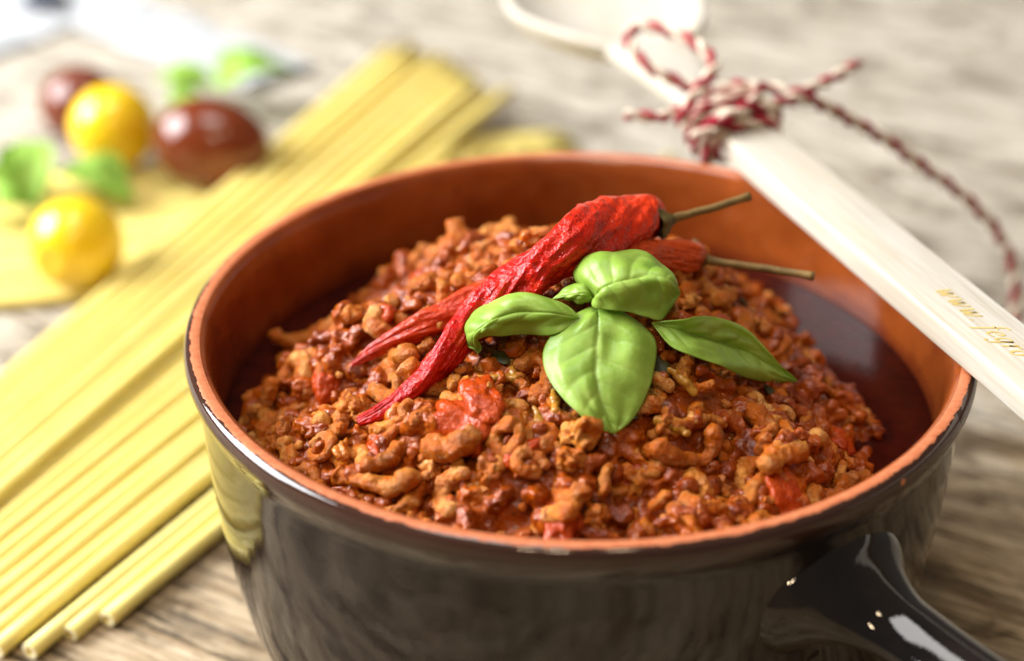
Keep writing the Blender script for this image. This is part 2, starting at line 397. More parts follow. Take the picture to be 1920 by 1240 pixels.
# ------------------------------------------------------------------ pot
pot = tag(empty('pot', (0, 0, 0)), 'round terracotta pot with dark brown glazed outside, filled with meat sauce', 'pot')
def smooth_prof(p, n): return catmull(p, n)
outer_prof = smooth_prof([(6.2, 0.02), (7.0, 0.03), (7.5, 0.35), (8.0, 1.3), (8.38, 2.9), (8.62, 4.9), (8.72, 6.4), (8.76, 7.2), (8.80, 7.62), (8.90, 7.86), (8.985, 8.08), (9.0, 8.26), (8.95, 8.42), (8.84, 8.50), (8.72, 8.51), (8.62, 8.49)], 90)
inner_prof = smooth_prof([(8.62, 8.49), (8.52, 8.42), (8.43, 8.22), (8.37, 7.9), (8.33, 7.3), (8.28, 6.4), (8.15, 5.0), (7.9, 3.2), (7.2, 1.5), (6.0, 0.9), (0.02, 0.85)], 50)
v, f = lathe(outer_prof, 200)
v[:, :2] *= (1 + 0.0022 * vnoise(np.c_[v[:, :2] * 0.25, v[:, 2] * 0.3], 5))[:, None]
groove = int(np.argmin(np.abs(outer_prof[:, 1] - 7.55)))            # the lip starts at the groove under it
build('outer_wall', v[:(groove + 1) * 200], grid_faces(groove + 1, 200, True), M_GLAZE, pot)
build('rim', v[groove * 200:], grid_faces(len(outer_prof) - groove, 200, True), M_GLAZE, pot)
v2, f2 = lathe(inner_prof, 200)
build('inner_wall', v2, f2, M_INNER, pot)
# handle: a flared hollow-looking lug that runs out level from the wall
def handle():
    az = math.radians(-48.8); d = np.array([math.cos(az), math.sin(az), 0]); s = np.array([-math.sin(az), math.cos(az), 0]); u = np.array([0, 0, 1.0])
    # r, half width, top z, bottom z, squareness, shift
    st = [(8.0, 2.05, 7.42, 4.6, 3.4, -0.42), (8.5, 1.92, 7.40, 4.75, 3.2, -0.40), (8.85, 1.66, 7.22, 5.0, 3.0, -0.34), (9.25, 1.22, 6.78, 5.15, 2.6, -0.22), (9.8, 0.94, 6.40, 5.15, 2.4, -0.08),
          (10.5, 0.86, 6.25, 5.1, 2.4, 0), (11.6, 0.86, 6.18, 5.0, 2.4, 0), (13.0, 0.93, 6.15, 4.8, 2.4, 0), (14.4, 1.03, 6.15, 4.7, 2.4, 0), (15.2, 1.06, 6.15, 4.68, 2.4, 0), (15.5, 0.95, 6.0, 4.8, 2.4, 0), (15.6, 0.6, 5.7, 5.1, 2.4, 0)]
    st = catmull(st, 70); a = np.linspace(0, 2 * np.pi, 64, endpoint=False); V = []
    for r, w, zt, zb, p, shf in st:
        c, sn = np.cos(a), np.sin(a)
        x = np.sign(c) * np.abs(c) ** (2 / p) * w; y = np.sign(sn) * np.abs(sn) ** (2 / p)
        # the top is roofed with a soft ridge, narrower than the middle
        x = x * np.where(y > 0, 1 - 0.45 * y ** 2, 1 - 0.15 * y ** 2)
        y = y * (zt - zb) / 2 + (zt + zb) / 2
        V.append(d[None] * r + s[None] * (x[:, None] + shf) + u[None] * y[:, None])
    V = np.vstack(V); F = grid_faces(len(st), 64, True); F.append(tuple(range((len(st) - 1) * 64, len(st) * 64)))
    build('handle', V, F, M_GLAZE, pot)
handle()

# ------------------------------------------------------------------ meat sauce
POOL = 6.15
def hm(x, y):
    """height of the mound of sauce"""
    x = np.asarray(x, float); y = np.asarray(y, float)
    dx, dy = x + 0.1, y + 0.2
    th = np.arctan2(dy, dx)
    R = 8.25 - 1.1 * np.exp(-((th - 0.1) / 0.75) ** 2) - 0.75 * np.exp(-((th - 2.35) / 0.5) ** 2) - 0.5 * np.exp(-((th - 1.3) / 0.6) ** 2) + 0.35 * np.exp(-((th + 1.6) / 0.9) ** 2) - 0.5 * np.exp(-((th - 0.2) / 0.6) ** 2) - 0.75 * np.exp(-((th - 2.75) / 0.4) ** 2) - 0.55 * np.exp(-((np.abs(th) - 3.1416) / 0.32) ** 2)
    q = np.clip(np.hypot(dx, dy) / R, 0, 1.3)
    z = POOL - 0.25 + 3.55 * (1 - q ** 2.1)
    P = np.stack([x, y, 0 * x], -1)
    return z + 0.36 * vnoise(P * 0.42, 3) + 0.40 * vnoise(P * 0.9, 4)
_gx = np.linspace(-9.5, 9.5, 381); _gz = hm(*np.meshgrid(_gx, _gx))       # the mound sampled once, looked up after
def hz(x, y):
    a = min(max((x + 9.5) / 0.05, 0), 379.99); b = min(max((y + 9.5) / 0.05, 0), 379.99); i, j = int(a), int(b); a -= i; b -= j
    return float((_gz[j, i] * (1 - a) + _gz[j, i + 1] * a) * (1 - b) + (_gz[j + 1, i] * (1 - a) + _gz[j + 1, i + 1] * a) * b)
def onm(px, py, off=0.0):
    """where the camera's line meets the mound raised by off"""
    d = ray(px, py); t = (12.5 - CAM[2]) / d[2]
    for _ in range(900):
        p = CAM + d * t
        if p[2] <= hz(p[0], p[1]) + off: break
        t += 0.02
    p = CAM + d * t; p[2] = max(p[2], POOL); return p
def mound_normal(x, y):
    e = 0.25
    n = np.array([-(hz(x + e, y) - hz(x - e, y)) / (2 * e), -(hz(x, y + e) - hz(x, y - e)) / (2 * e), 1.0]); return n / np.linalg.norm(n)

def worm(rng, L, r, rings=20, seg=14, curl=1.0, rag=1.0):
    """a strand of mince: bent, lumpy, blunt"""
    n = max(5, int(L / 0.16)); p = np.zeros(3); a = 0.0; da = rng.uniform(-1, 1) * 0.55 * curl; pts = [p.copy()]
    for i in range(n):
        da += rng.uniform(-1, 1) * 0.22 * curl; a += np.clip(da, -0.6, 0.6)
        p = p + np.array([math.cos(a), math.sin(a), rng.uniform(-0.22, 0.22)]) * (L / n); pts.append(p.copy())
    path = catmull(pts, rings); path -= path.mean(0)
    t = np.linspace(0, 1, rings); sd = int(rng.integers(0, 9999))
    cap = np.minimum(1, np.minimum(t, 1 - t) * L / r * 1.3 + 0.05); cap = np.sqrt(1 - (1 - np.clip(cap, 0, 1)) ** 2)
    rad = r * cap * (1 + 0.24 * vnoise(np.c_[t * L * 2.4, 0 * t, 0 * t], sd))
    V, F = tube(path, rad, seg)
    nr = np.vstack([np.repeat(path, seg, 0), path[0], path[-1]]); dv = V - nr; ln = np.linalg.norm(dv, axis=1)[:, None] + 1e-6
    V = V + dv / ln * (0.28 * r * vnoise(V * (1.0 / r) * 0.8, sd + 1) + rag * r * (0.26 * vnoise(V * (1.0 / r) * 2.0, sd + 2) - 0.22 * np.abs(vnoise(V * (1.0 / r) * 3.3, sd + 4))))[:, None]
    return V, F
def blob(rng, r, sx=1, sy=1, sz=1, sub=3, amp=0.3, freq=1.1, cube=0.0):
    bm = bmesh.new(); bmesh.ops.create_icosphere(bm, subdivisions=sub, radius=1)
    V = np.array([v.co[:] for v in bm.verts]); F = [[v.index for v in f_.verts] for f_ in bm.faces]; bm.free()
    if cube: V = V * (1 - cube) + cube * V / np.max(np.abs(V), axis=1)[:, None]
    sd = int(rng.integers(0, 9999))
    V = V * (1 + amp * vnoise(V * freq + 5, sd) + amp * 0.5 * vnoise(V * freq * 2.6, sd + 3) - amp * 0.4 * np.abs(vnoise(V * freq * 5, sd + 5)))[:, None]
    return V * np.array([sx, sy, sz]) * r, F
def basis(n, ang, tilt, tilt2):
    t = np.cross(n, [math.cos(ang), math.sin(ang), 0]); t /= np.linalg.norm(t); b = np.cross(n, t)
    M = np.stack([t, b, n], 1)
    return M @ np.array(Euler((tilt, tilt2, 0)).to_matrix())

rng = np.random.default_rng(11)
def scatter(n, mind, maxq=0.99, tries=60000):
    pts = []; g = {}
    for _ in range(tries):
        a = rng.uniform(0, 2 * np.pi); r = 8.05 * math.sqrt(rng.uniform(0, 1)); x, y = r * math.cos(a), r * math.sin(a)
        if hz(x, y) < POOL - 0.12: continue
        k = (int(x / mind), int(y / mind)); ok = True
        for i in (-1, 0, 1):
            for j in (-1, 0, 1):
                for q in g.get((k[0] + i, k[1] + j), ()):
                    if (q[0] - x) ** 2 + (q[1] - y) ** 2 < mind * mind: ok = False
        if ok:
            g.setdefault(k, []).append((x, y)); pts.append((x, y))
            if len(pts) >= n: break
    return pts

sauce_root = tag(empty('meat_sauce', (0, 0, POOL)), 'heap of minced meat in red tomato sauce filling the terracotta pot', 'food')
SO = (0, 0, POOL)
# continuous body of sauce: the mound fused with the strands buried in it
def sauce_body():
    parts = []
    n = 150; xs = np.linspace(-8.15, 8.15, n); X, Y = np.meshgrid(xs, xs)
    Z = hm(X, Y); rr = np.hypot(X, Y)
    Z = np.where(rr > 8.12, POOL - 1.2, Z); Z = np.maximum(Z, POOL - 0.9)
    sc_ = np.where(rr > 8.12, 8.12 / np.maximum(rr, 1e-6), 1); X, Y = X * sc_, Y * sc_
    top = np.stack([X, Y, Z - 0.20], -1).reshape(-1, 3); bot = top.copy(); bot[:, 2] = POOL - 2.0
    F = grid_faces(n, n); Fb = [tuple(i + n * n for i in q[::-1]) for q in F]
    ring = [i for i in range(n)] + [i * n + n - 1 for i in range(1, n)] + [(n - 1) * n + i for i in range(n - 2, -1, -1)] + [i * n for i in range(n - 2, 0, -1)]
    side = [(ring[(i + 1) % len(ring)], ring[i], ring[i] + n * n, ring[(i + 1) % len(ring)] + n * n) for i in range(len(ring))]
    parts.append((np.vstack([top, bot]), F + Fb + side))
    pieces = [worm(rng, rng.uniform(0.5, 1.5), rng.uniform(0.15, 0.23), 14, 9) for _ in range(24)] + [blob(rng, rng.uniform(0.2, 0.36), sub=2) for _ in range(8)]
    for x, y in scatter(620, 0.42):
        V, Fp = pieces[rng.integers(len(pieces))]
        B = basis(mound_normal(x, y), rng.uniform(0, 6.3), rng.normal(0, 0.3), rng.normal(0, 0.3))
        parts.append((V @ B.T + np.array([x, y, hz(x, y) - 0.10 + rng.uniform(-0.1, 0.12)]), Fp))
    V, F = join_vf(parts)
    me = make_mesh('sauce_raw', V, F); o = obj('sauce_raw', me, None)
    m = o.modifiers.new('r', 'REMESH'); m.mode = 'VOXEL'; m.voxel_size = 0.05 * K; m.use_smooth_shade = True
    s = o.modifiers.new('s', 'SMOOTH'); s.factor = 0.5; s.iterations = 2
    dg = bpy.context.evaluated_depsgraph_get()
    me2 = bpy.data.meshes.new_from_object(o.evaluated_get(dg)); bpy.data.objects.remove(o)
    nv = len(me2.vertices); co = np.empty(nv * 3); me2.vertices.foreach_get('co', co); co = co.reshape(-1, 3) / K
    no = np.empty(nv * 3); me2.vertices.foreach_get('normal', no); no = no.reshape(-1, 3)
    co = co + no * (0.07 * vnoise(co * 2.6, 21) + 0.055 * vnoise(co * 5.5, 22) - 0.05 * np.abs(vnoise(co * 9, 23)))[:, None]
    r = np.hypot(co[:, 0], co[:, 1]); k = np.minimum(1, 8.2 / np.maximum(r, 1e-6)); co[:, :2] *= k[:, None]
    co -= np.array(SO)
    me2.vertices.foreach_set('co', (co * K).ravel()); me2.polygons.foreach_set('use_smooth', [True] * len(me2.polygons)); me2.update()
    me2.name = 'sauce'; me2.materials.clear()
    obj('sauce', me2, M_SAUCE, sauce_root)
sauce_body()
# the dark oily liquid that stands between the heap and the wall
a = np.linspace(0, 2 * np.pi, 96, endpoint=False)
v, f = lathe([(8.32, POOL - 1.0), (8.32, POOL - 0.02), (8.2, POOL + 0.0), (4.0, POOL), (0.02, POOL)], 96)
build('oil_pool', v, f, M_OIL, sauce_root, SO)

def piece_mesh(name, V, F, mat):
    me = make_mesh(name, V, F); me.materials.append(mat); return me
UNDER = [(onm(*q_)[:2], r_) for q_, r_ in (((1120, 640), 1.15), ((1122, 720), 1.15), ((1145, 780), 0.7), ((1310, 640), 1.0), ((1400, 675), 1.0), ((1460, 700), 0.7), ((960, 600), 0.9))]
def press(x, y): return 0.26 if any(math.hypot(x - c_[0], y - c_[1]) < r_ for c_, r_ in UNDER) else 0.0
PIECES = []
for i in range(44):
    if i < 37: V, F = worm(rng, rng.uniform(0.6, 2.2), rng.uniform(0.13, 0.215), 44, 22, 1.0, 0.8)
    else: V, F = blob(rng, rng.uniform(0.19, 0.33), rng.uniform(0.9, 1.5), 1, rng.uniform(0.7, 1), 4, 0.55, 1.5)
    PIECES.append(piece_mesh('meat_piece', V, F, M_MEAT))
def place(name, me, p, B, scale=1.0):
    vv = np.empty(len(me.vertices) * 3); me.vertices.foreach_get('co', vv); w = (vv.reshape(-1, 3) / K) @ (B * scale).T + p
    over = np.hypot(w[:, 0], w[:, 1]).max() - 8.22
    if over > 0: p = p - np.array([p[0], p[1], 0]) / math.hypot(p[0], p[1]) * over     # keep clear of the pot's wall
    o = bpy.data.objects.new(name, me); COL.objects.link(o); o.parent = sauce_root
    M = Matrix([list(B[i] * scale) + [(p[i] - SO[i]) * K] for i in range(3)] + [[0, 0, 0, 1]])
    o.matrix_local = M; return o
cand = scatter(900, 0.60)
# the 300 that show largest: those on the side turned to the camera and near it first
def show(x, y):
    n = mound_normal(x, y); p = np.array([x, y, hz(x, y)]); vd = CAM - p; vd = vd / np.linalg.norm(vd)
    return float(n @ vd)
cand.sort(key=lambda q: -show(*q) + 0.02 * q[1])
for x, y in cand[:300]:
    n = mound_normal(x, y); B = basis(n, rng.uniform(0, 6.3), rng.normal(0, 0.42), rng.normal(0, 0.42))
    place('meat_piece', PIECES[rng.integers(len(PIECES))], np.array([x, y, hz(x, y)]) + n * (rng.uniform(-0.10, 0.14) - 0.62 * max(0.0, float(vnoise(np.array([x, y, 0]) * 0.62, 77)) - 0.08) - press(x, y)), B, rng.uniform(0.8, 1.32))
# smaller crumbs and the pieces beyond those: one mass
def crumbs():
    lib = [blob(rng, rng.uniform(0.08, 0.17), rng.uniform(0.8, 1.7), 1, rng.uniform(0.7, 1), 2, 0.4, 1.3) for _ in range(16)]
    lib2 = [worm(rng, rng.uniform(0.4, 1.1), rng.uniform(0.12, 0.19), 12, 9) for _ in range(16)]
    parts, tone = [], []
    spots = [(q, 0) for q in scatter(210, 0.5)] + [(q, 1) for q in cand[300:]] + [(q, 1) for q in scatter(130, 0.7)]
    for (x, y), k in spots:
        L = lib2 if k else lib; V, F = L[rng.integers(len(L))]; n = mound_normal(x, y)
        B = basis(n, rng.uniform(0, 6.3), rng.normal(0, 0.3), rng.normal(0, 0.3))
        w = V @ B.T + np.array([x, y, hz(x, y)]) + n * (rng.uniform(-0.05, 0.10) - press(x, y))
        w[:, :2] *= min(1, 8.2 / np.hypot(w[:, 0], w[:, 1]).max()); parts.append((w, F)); tone.append((len(V), rng.uniform()))
    V, F = join_vf(parts); o = build('mince_crumbs', V, F, M_CRUMB, sauce_root, SO)
    o['kind'] = 'stuff'
    at = o.data.attributes.new('tone', 'FLOAT', 'POINT')
    at.data.foreach_set('value', np.concatenate([np.full(n_, t_) for n_, t_ in tone]).astype(np.float32))
crumbs()
# chunks of tomato, carrot and onion one can pick out, each set where the photograph has it
for px, py, off, r, sx, sy, sz, ang, cube in [(905, 750, 0.10, 0.62, 1.25, 0.8, 0.6, 0.3, 0.25), (865, 805, 0.05, 0.64, 1.2, 0.9, 0.5, 1.2, 0.1), (1050, 975, 0.05, 0.52, 1.35, 0.75, 0.55, 0.2, 0.35), (790, 530, 0.0, 0.42, 1.1, 0.9, 0.7, 0.6, 0.2),
        (720, 600, 0.05, 0.42, 0.9, 0.9, 0.8, 0.9, 0.25), (610, 720, 0.0, 0.42, 1.2, 0.8, 0.6, 0.1, 0.1), (1470, 920, 0.0, 0.55, 1.5, 0.8, 0.5, 0.4, 0.1), (1190, 900, -0.02, 0.45, 1.3, 0.8, 0.5, 0.8, 0.1), (1575, 830, 0.0, 0.42, 1, 1, 0.6, 0, 0.2),
        (1370, 500, 0.0, 0.5, 1.1, 0.9, 0.7, 0.2, 0.1), (700, 845, 0.0, 0.42, 1.5, 0.7, 0.5, 0.1, 0.2), (980, 850, 0.0, 0.4, 1.2, 0.8, 0.6, 2.0, 0.1)]:
    V, F = blob(rng, r * 0.92, sx, sy, sz, 4, 0.34, 1.25, cube * 0.7); p = onm(px, py, off - 0.06); n = mound_normal(p[0], p[1])
    place('tomato_chunk', piece_mesh('tomato_chunk', V, F, M_TOMCHUNK), p, basis(n, ang, 0, 0.1))
for px, py, ang, sx in [(880, 920, 0.9, 2.2), (1320, 940, 1.2, 2.1), (985, 452, 0.6, 2.0), (1385, 480, 0.2, 1.6), (640, 850, 0.4, 1.5)]:
    V, F = blob(rng, 0.22, sx, 1, 0.9, 4, 0.40, 1.3, 0.2); p = onm(px, py, 0.0); n = mound_normal(p[0], p[1])
    place('carrot_piece', piece_mesh('carrot_piece', V, F, M_CARROT), p, basis(n, ang, 0.1, 0.2))
for px, py, ang in [(1040, 752, 0.2), (960, 690, 0.5), (1280, 715, 1.0), (1010, 790, 0.1), (1260, 800, 0.9), (930, 710, 1.6)]:
    V, F = worm(rng, 0.85, 0.095, 26, 12, 0.2, 0.8); p = onm(px, py, 0.10); n = mound_normal(p[0], p[1])
    place('onion_strip', piece_mesh('onion_strip', V, F, M_ONION), p, basis(n, ang, 0.1, 0.1))
for px, py, ang in [(1390, 560, 0.3), (940, 670, 1.0), (1240, 690, 0.4), (1450, 740, 0.7), (1060, 720, 1.9)]:
    V, F = blob(rng, 0.16, 1.9, 1.2, 0.4, 3, 0.25, 1.2); p = onm(px, py, 0.1); n = mound_normal(p[0], p[1])
    place('herb_flake', piece_mesh('herb_flake', V, F, M_HERB), p, basis(n, ang, 0.1, 0.1))

# ------------------------------------------------------------------ dried chilies
def chili(label, ctrl, mat, stem_pts, seed, calyx_r, twist):
    c = catmull([list(onm(px, py, off)) + [r] for px, py, off, r in ctrl], 280)
    path, rad = c[:, :3], np.maximum(c[:, 3], 0.01); n = len(path); seg = 110
    base = path[np.argmin(path[:, 2])].copy()
    root = tag(empty('dried_chili', base), label, 'chili', 'dried chilies on the sauce')
    T, N, B = frames(path)
    s = np.concatenate([[0], np.cumsum(np.linalg.norm(np.diff(path, axis=0), axis=1))])
    a = np.linspace(0, 2 * np.pi, seg, endpoint=False)
    A = a[None] + (twist * s)[:, None]
    S = np.repeat(s[:, None], seg, 1)
    cyl = np.stack([np.cos(A) * 1.0, np.sin(A) * 1.0, S * 0.28], -1)
    head = np.clip((s - 0.2 * s[-1]) / (0.35 * s[-1]), 0, 1)[:, None] * 0.75 + 0.25
    ridge = 1 - 2 * np.abs(vnoise(cyl * 1.7, seed)); ridge2 = 1 - 2 * np.abs(vnoise(np.stack([np.cos(A) * 2.6, np.sin(A) * 2.6, S * 0.75], -1), seed + 1))
    lump = vnoise(np.stack([np.cos(A), np.sin(A), S * 1.3], -1) * 1.2, seed + 2); fine = vnoise(np.stack([np.cos(A) * 4, np.sin(A) * 4, S * 3.4], -1), seed + 3)
    flat = 1 - 0.18 * np.cos(2 * (A + 0.4 + 0.3 * S))
    pebble = vnoise(np.stack([np.cos(A) * 5, np.sin(A) * 5, S * 6.5], -1), seed + 5); wr = 1 - 2 * np.abs(vnoise(np.stack([np.cos(A) * 3.2, np.sin(A) * 3.2, S * 2.2], -1), seed + 6))
    Rr = rad[:, None] * flat * (1 + head * (0.17 * ridge + 0.10 * ridge2) + 0.12 * lump + 0.04 * fine + 0.035 * pebble + 0.05 * wr)
    V = path[:, None] + Rr[..., None] * (N[:, None] * np.cos(a)[None, :, None] + B[:, None] * np.sin(a)[None, :, None])
    V = np.vstack([V.reshape(-1, 3), path[0], path[-1]]); F = grid_faces(n, seg, True)
    for b in range(seg): F.append((n * seg, (b + 1) % seg, b)); F.append((n * seg + 1, (n - 1) * seg + b, (n - 1) * seg + (b + 1) % seg))
    o = build('pod', V, F, mat, root, base)
    at = o.data.attributes.new('along', 'FLOAT', 'POINT')
    at.data.foreach_set('value', np.concatenate([np.repeat(s / s[-1], seg), [0, 1]]).astype(np.float32))
    # calyx: a little crumpled cap over the shoulder
    sp = catmull(stem_pts, 30); d = sp[3] - sp[0]; d = d / np.linalg.norm(d)
    side = np.cross(d, [0, 0, 1.0]); side /= np.linalg.norm(side); up = np.cross(side, d)
    prof = [(0.10, 0.30), (0.16, 0.16), (calyx_r * 0.75, 0.04), (calyx_r, -0.10), (calyx_r * 1.02, -0.20), (calyx_r * 0.9, -0.16)]
    aa = np.linspace(0, 2 * np.pi, 30, endpoint=False); V = []
    for r, h in prof:
        k = 1 + (0.20 * np.cos(5 * aa + seed) + 0.12 * vnoise(np.c_[aa * 1.5, 0 * aa, 0 * aa], seed)) * (r / calyx_r)
        V.append(sp[0] + d * h + (r * k)[:, None] * (side * np.cos(aa)[:, None] + up * np.sin(aa)[:, None]))
    build('calyx', np.vstack(V), grid_faces(len(prof), 30, True), M_CALYX, root, base)
    tt = np.linspace(0, 1, 30); sr = 0.135 - 0.045 * np.minimum(1, tt * 3) + 0.022 * np.clip((tt - 0.9) * 10, 0, 1)
    sp = sp + 0.012 * np.stack([vnoise(np.c_[tt * 9, 0 * tt, 0 * tt], seed + i) for i in range(3)], 1)
    V, F = tube(sp, sr, 12); build('stem', V, F, M_STEM, root, base)
h1 = onm(1243, 417, 1.0)
chili('large wrinkled red dried chili lying on top, thick end towards the pot back', [(1240, 415, 1.0, 0.22), (1228, 412, 1.02, 0.46), (1195, 410, 1.05, 0.56), (1140, 424, 1.05, 0.57), (1075, 462, 1.0, 0.53), (1000, 510, 0.95, 0.50), (935, 560, 0.85, 0.43), (885, 606, 0.75, 0.33),
      (845, 655, 0.6, 0.29), (805, 703, 0.5, 0.25), (755, 745, 0.38, 0.19), (710, 773, 0.3, 0.13), (672, 790, 0.25, 0.08)], M_CHILI, [h1, pz(1290, 402, h1[2] + 0.05), pz(1350, 386, h1[2] + 0.12), pz(1406, 368, h1[2] + 0.2)], 3, 0.34, 0.5)
h2 = onm(1310, 484, 0.42)
chili('thinner dried chili half hidden under the large chili and basil, orange shoulder', [(1310, 484, 0.42, 0.16), (1298, 482, 0.44, 0.30), (1250, 480, 0.44, 0.31), (1190, 484, 0.38, 0.33), (1100, 508, 0.20, 0.34), (1000, 535, 0.12, 0.34), (915, 560, 0.18, 0.31), (850, 585, 0.32, 0.27),
      (790, 612, 0.38, 0.22), (735, 640, 0.34, 0.16), (695, 662, 0.28, 0.11), (657, 687, 0.22, 0.03)], M_CHILI2, [h2, pz(1355, 493, h2[2] + 0.02), pz(1440, 505, h2[2] - 0.02), pz(1527, 518, h2[2] + 0.02)], 9, 0.36, -0.4)

# ------------------------------------------------------------------ basil
def leaf_mesh(stations, seed, veins=7, amp=1.0, nu=61, nv=90, crease=0.0):
    """stations: rows of (edge, midrib, edge) points from base to tip"""
    P = catmull(np.asarray(stations, float).reshape(len(stations), 9), nv).reshape(nv, 3, 3)
    u = np.linspace(-1, 1, nu); V_ = np.linspace(0, 1, nv)
    Lp, Mp, Rp = P[:, 0:1], P[:, 1:2], P[:, 2:3]; U = u[None, :, None]
    g = (1 - crease) * U * U + crease * (np.sqrt(U * U + 0.012) - 0.11) / 0.896
    V = Mp + U * (Rp - Lp) / 2 + g * ((Rp + Lp) / 2 - Mp)
    du = np.gradient(V, axis=1); dv = np.gradient(V, axis=0); N = np.cross(du, dv); N /= np.linalg.norm(N, axis=2)[..., None] + 1e-9
    if N[nv // 2, nu // 2, 2] < 0: N = -N
    au = np.abs(u)[None]; vv = V_[:, None]; wid = np.sin(np.pi * np.clip(vv, 0, 1)) ** 0.6
    s = vv * veins - au * (1.0 + 0.6 * (1 - vv)) + 0.25 * np.sign(u)[None]
    side = np.exp(-((s - np.round(s)) / 0.085) ** 2) * (1 - au ** 3) * (0.25 + 0.75 * (au > 0.0))
    mid = np.exp(-(u[None] / 0.055) ** 2)
    quilt = (0.5 - 0.5 * np.cos(2 * np.pi * s)) * (1 - au ** 2) * np.minimum(1, au * 4)
    fold = vnoise(np.stack([u[None] * 1.6 + 0 * vv, vv * 3 + 0 * u[None], 0 * vv * u[None]], -1), seed)
    wave = vnoise(np.stack([np.sign(u)[None] * 3 + 0 * vv, vv * 6.5 + 0 * u[None], 0 * vv * u[None] + seed], -1), seed + 7) * au ** 2
    pock = vnoise(np.stack([u[None] * 3.2 + 0 * vv, vv * 6 + 0 * u[None], 0 * vv * u[None]], -1), seed + 9)
    h = amp * wid * (0.026 * quilt - 0.05 * mid - 0.018 * side + 0.12 * fold * (0.4 + au) + 0.07 * wave + 0.06 * pock)
    V = V + N * h[..., None]
    vein = np.clip(mid * 0.9 * (1 - 0.5 * vv) + 0.32 * side * (au > 0.03), 0, 1) * np.minimum(1, wid * 3) + 0 * u[None]
    return V.reshape(-1, 3), grid_faces(nv, nu), vein.ravel()
def leaf(name, stations, parent, origin, seed, mat=None, **kw):
    V, F, ve = leaf_mesh(stations, seed, **kw)
    o = build(name, V, F, mat or M_LEAF, parent, origin)
    at = o.data.attributes.new('vein', 'FLOAT', 'POINT'); at.data.foreach_set('value', ve.astype(np.float32))
    m = o.modifiers.new('thickness', 'SOLIDIFY'); m.thickness = 0.022 * K; m.offset = 0
    return o
def st(rows):
    out = []
    for r in rows:
        if len(r) == 3 and not hasattr(r[0], '__len__'): p = onm(*r); out.append((p, p, p))
        else: out.append(tuple(onm(*q) for q in r))
    return out
bb = onm(1117, 566, 0.25)
basil = tag(empty('basil_sprig', bb), 'fresh green basil sprig with five leaves on top of the meat sauce', 'basil')
leaf('leaf', st([(1119, 571, 0.75), ((1062, 596, 0.80), (1122, 600, 0.95), (1176, 592, 0.78)), ((1018, 650, 0.78), (1119, 648, 0.92), (1228, 632, 0.62)), ((1024, 700, 0.74), (1118, 700, 0.82), (1228, 692, 0.6)), ((1068, 755, 0.64), (1128, 752, 0.68), (1208, 752, 0.55)), ((1112, 795, 0.52), (1143, 793, 0.55), (1180, 792, 0.5)), (1151, 814, 0.48)]), basil, bb, 1, crease=0.35)
leaf('leaf', st([(1086, 597, 0.8), ((1045, 565, 0.95), (1035, 588, 1.12), (1040, 625, 0.75)), ((975, 552, 1.05), (968, 585, 1.35), (975, 638, 0.75)), ((915, 572, 0.95), (910, 602, 1.25), (925, 634, 0.8)), ((879, 612, 0.75), (886, 632, 0.85), (902, 640, 0.7)), ((886, 655, 0.42), (894, 655, 0.42), (902, 655, 0.42)), (896, 664, 0.3)]), basil, bb, 2)
leaf('leaf', st([(1118, 563, 0.85), ((1095, 537, 1.0), (1098, 552, 1.1), (1098, 568, 0.85)), ((1068, 538, 0.95), (1070, 552, 1.05), (1070, 565, 0.8)), (1036, 562, 0.7)]), basil, bb, 3, veins=4, amp=0.5)
leaf('leaf', st([(1117, 562, 0.9), ((1078, 512, 1.0), (1128, 540, 1.5), (1120, 573, 1.0)), ((1112, 470, 1.25), (1165, 524, 1.75), (1160, 580, 1.15)), ((1195, 476, 1.35), (1212, 518, 1.7), (1210, 594, 1.05)), ((1256, 504, 1.2), (1256, 526, 1.55), (1243, 598, 0.8)), (1275, 552, 1.0)]), basil, bb, 4, crease=0.75)
leaf('leaf', st([(1222, 606, 0.7), ((1285, 596, 1.0), (1282, 622, 0.66), (1265, 656, 0.62)), ((1345, 596, 1.1), (1340, 640, 0.58), (1325, 686, 0.60)), ((1402, 620, 0.95), (1395, 658, 0.54), (1386, 704, 0.52)), ((1455, 682, 0.42), (1449, 692, 0.36), (1443, 713, 0.30)), (1495, 715, 0.2)]), basil, bb, 5, crease=0.8)
V, F = tube(catmull([onm(1117, 566, 0.95), onm(1125, 590, 0.45), onm(1150, 600, 0.2), onm(1175, 610, -0.1)], 14), 0.09, 10); build('stem', V, F, M_LEAF, basil, bb)

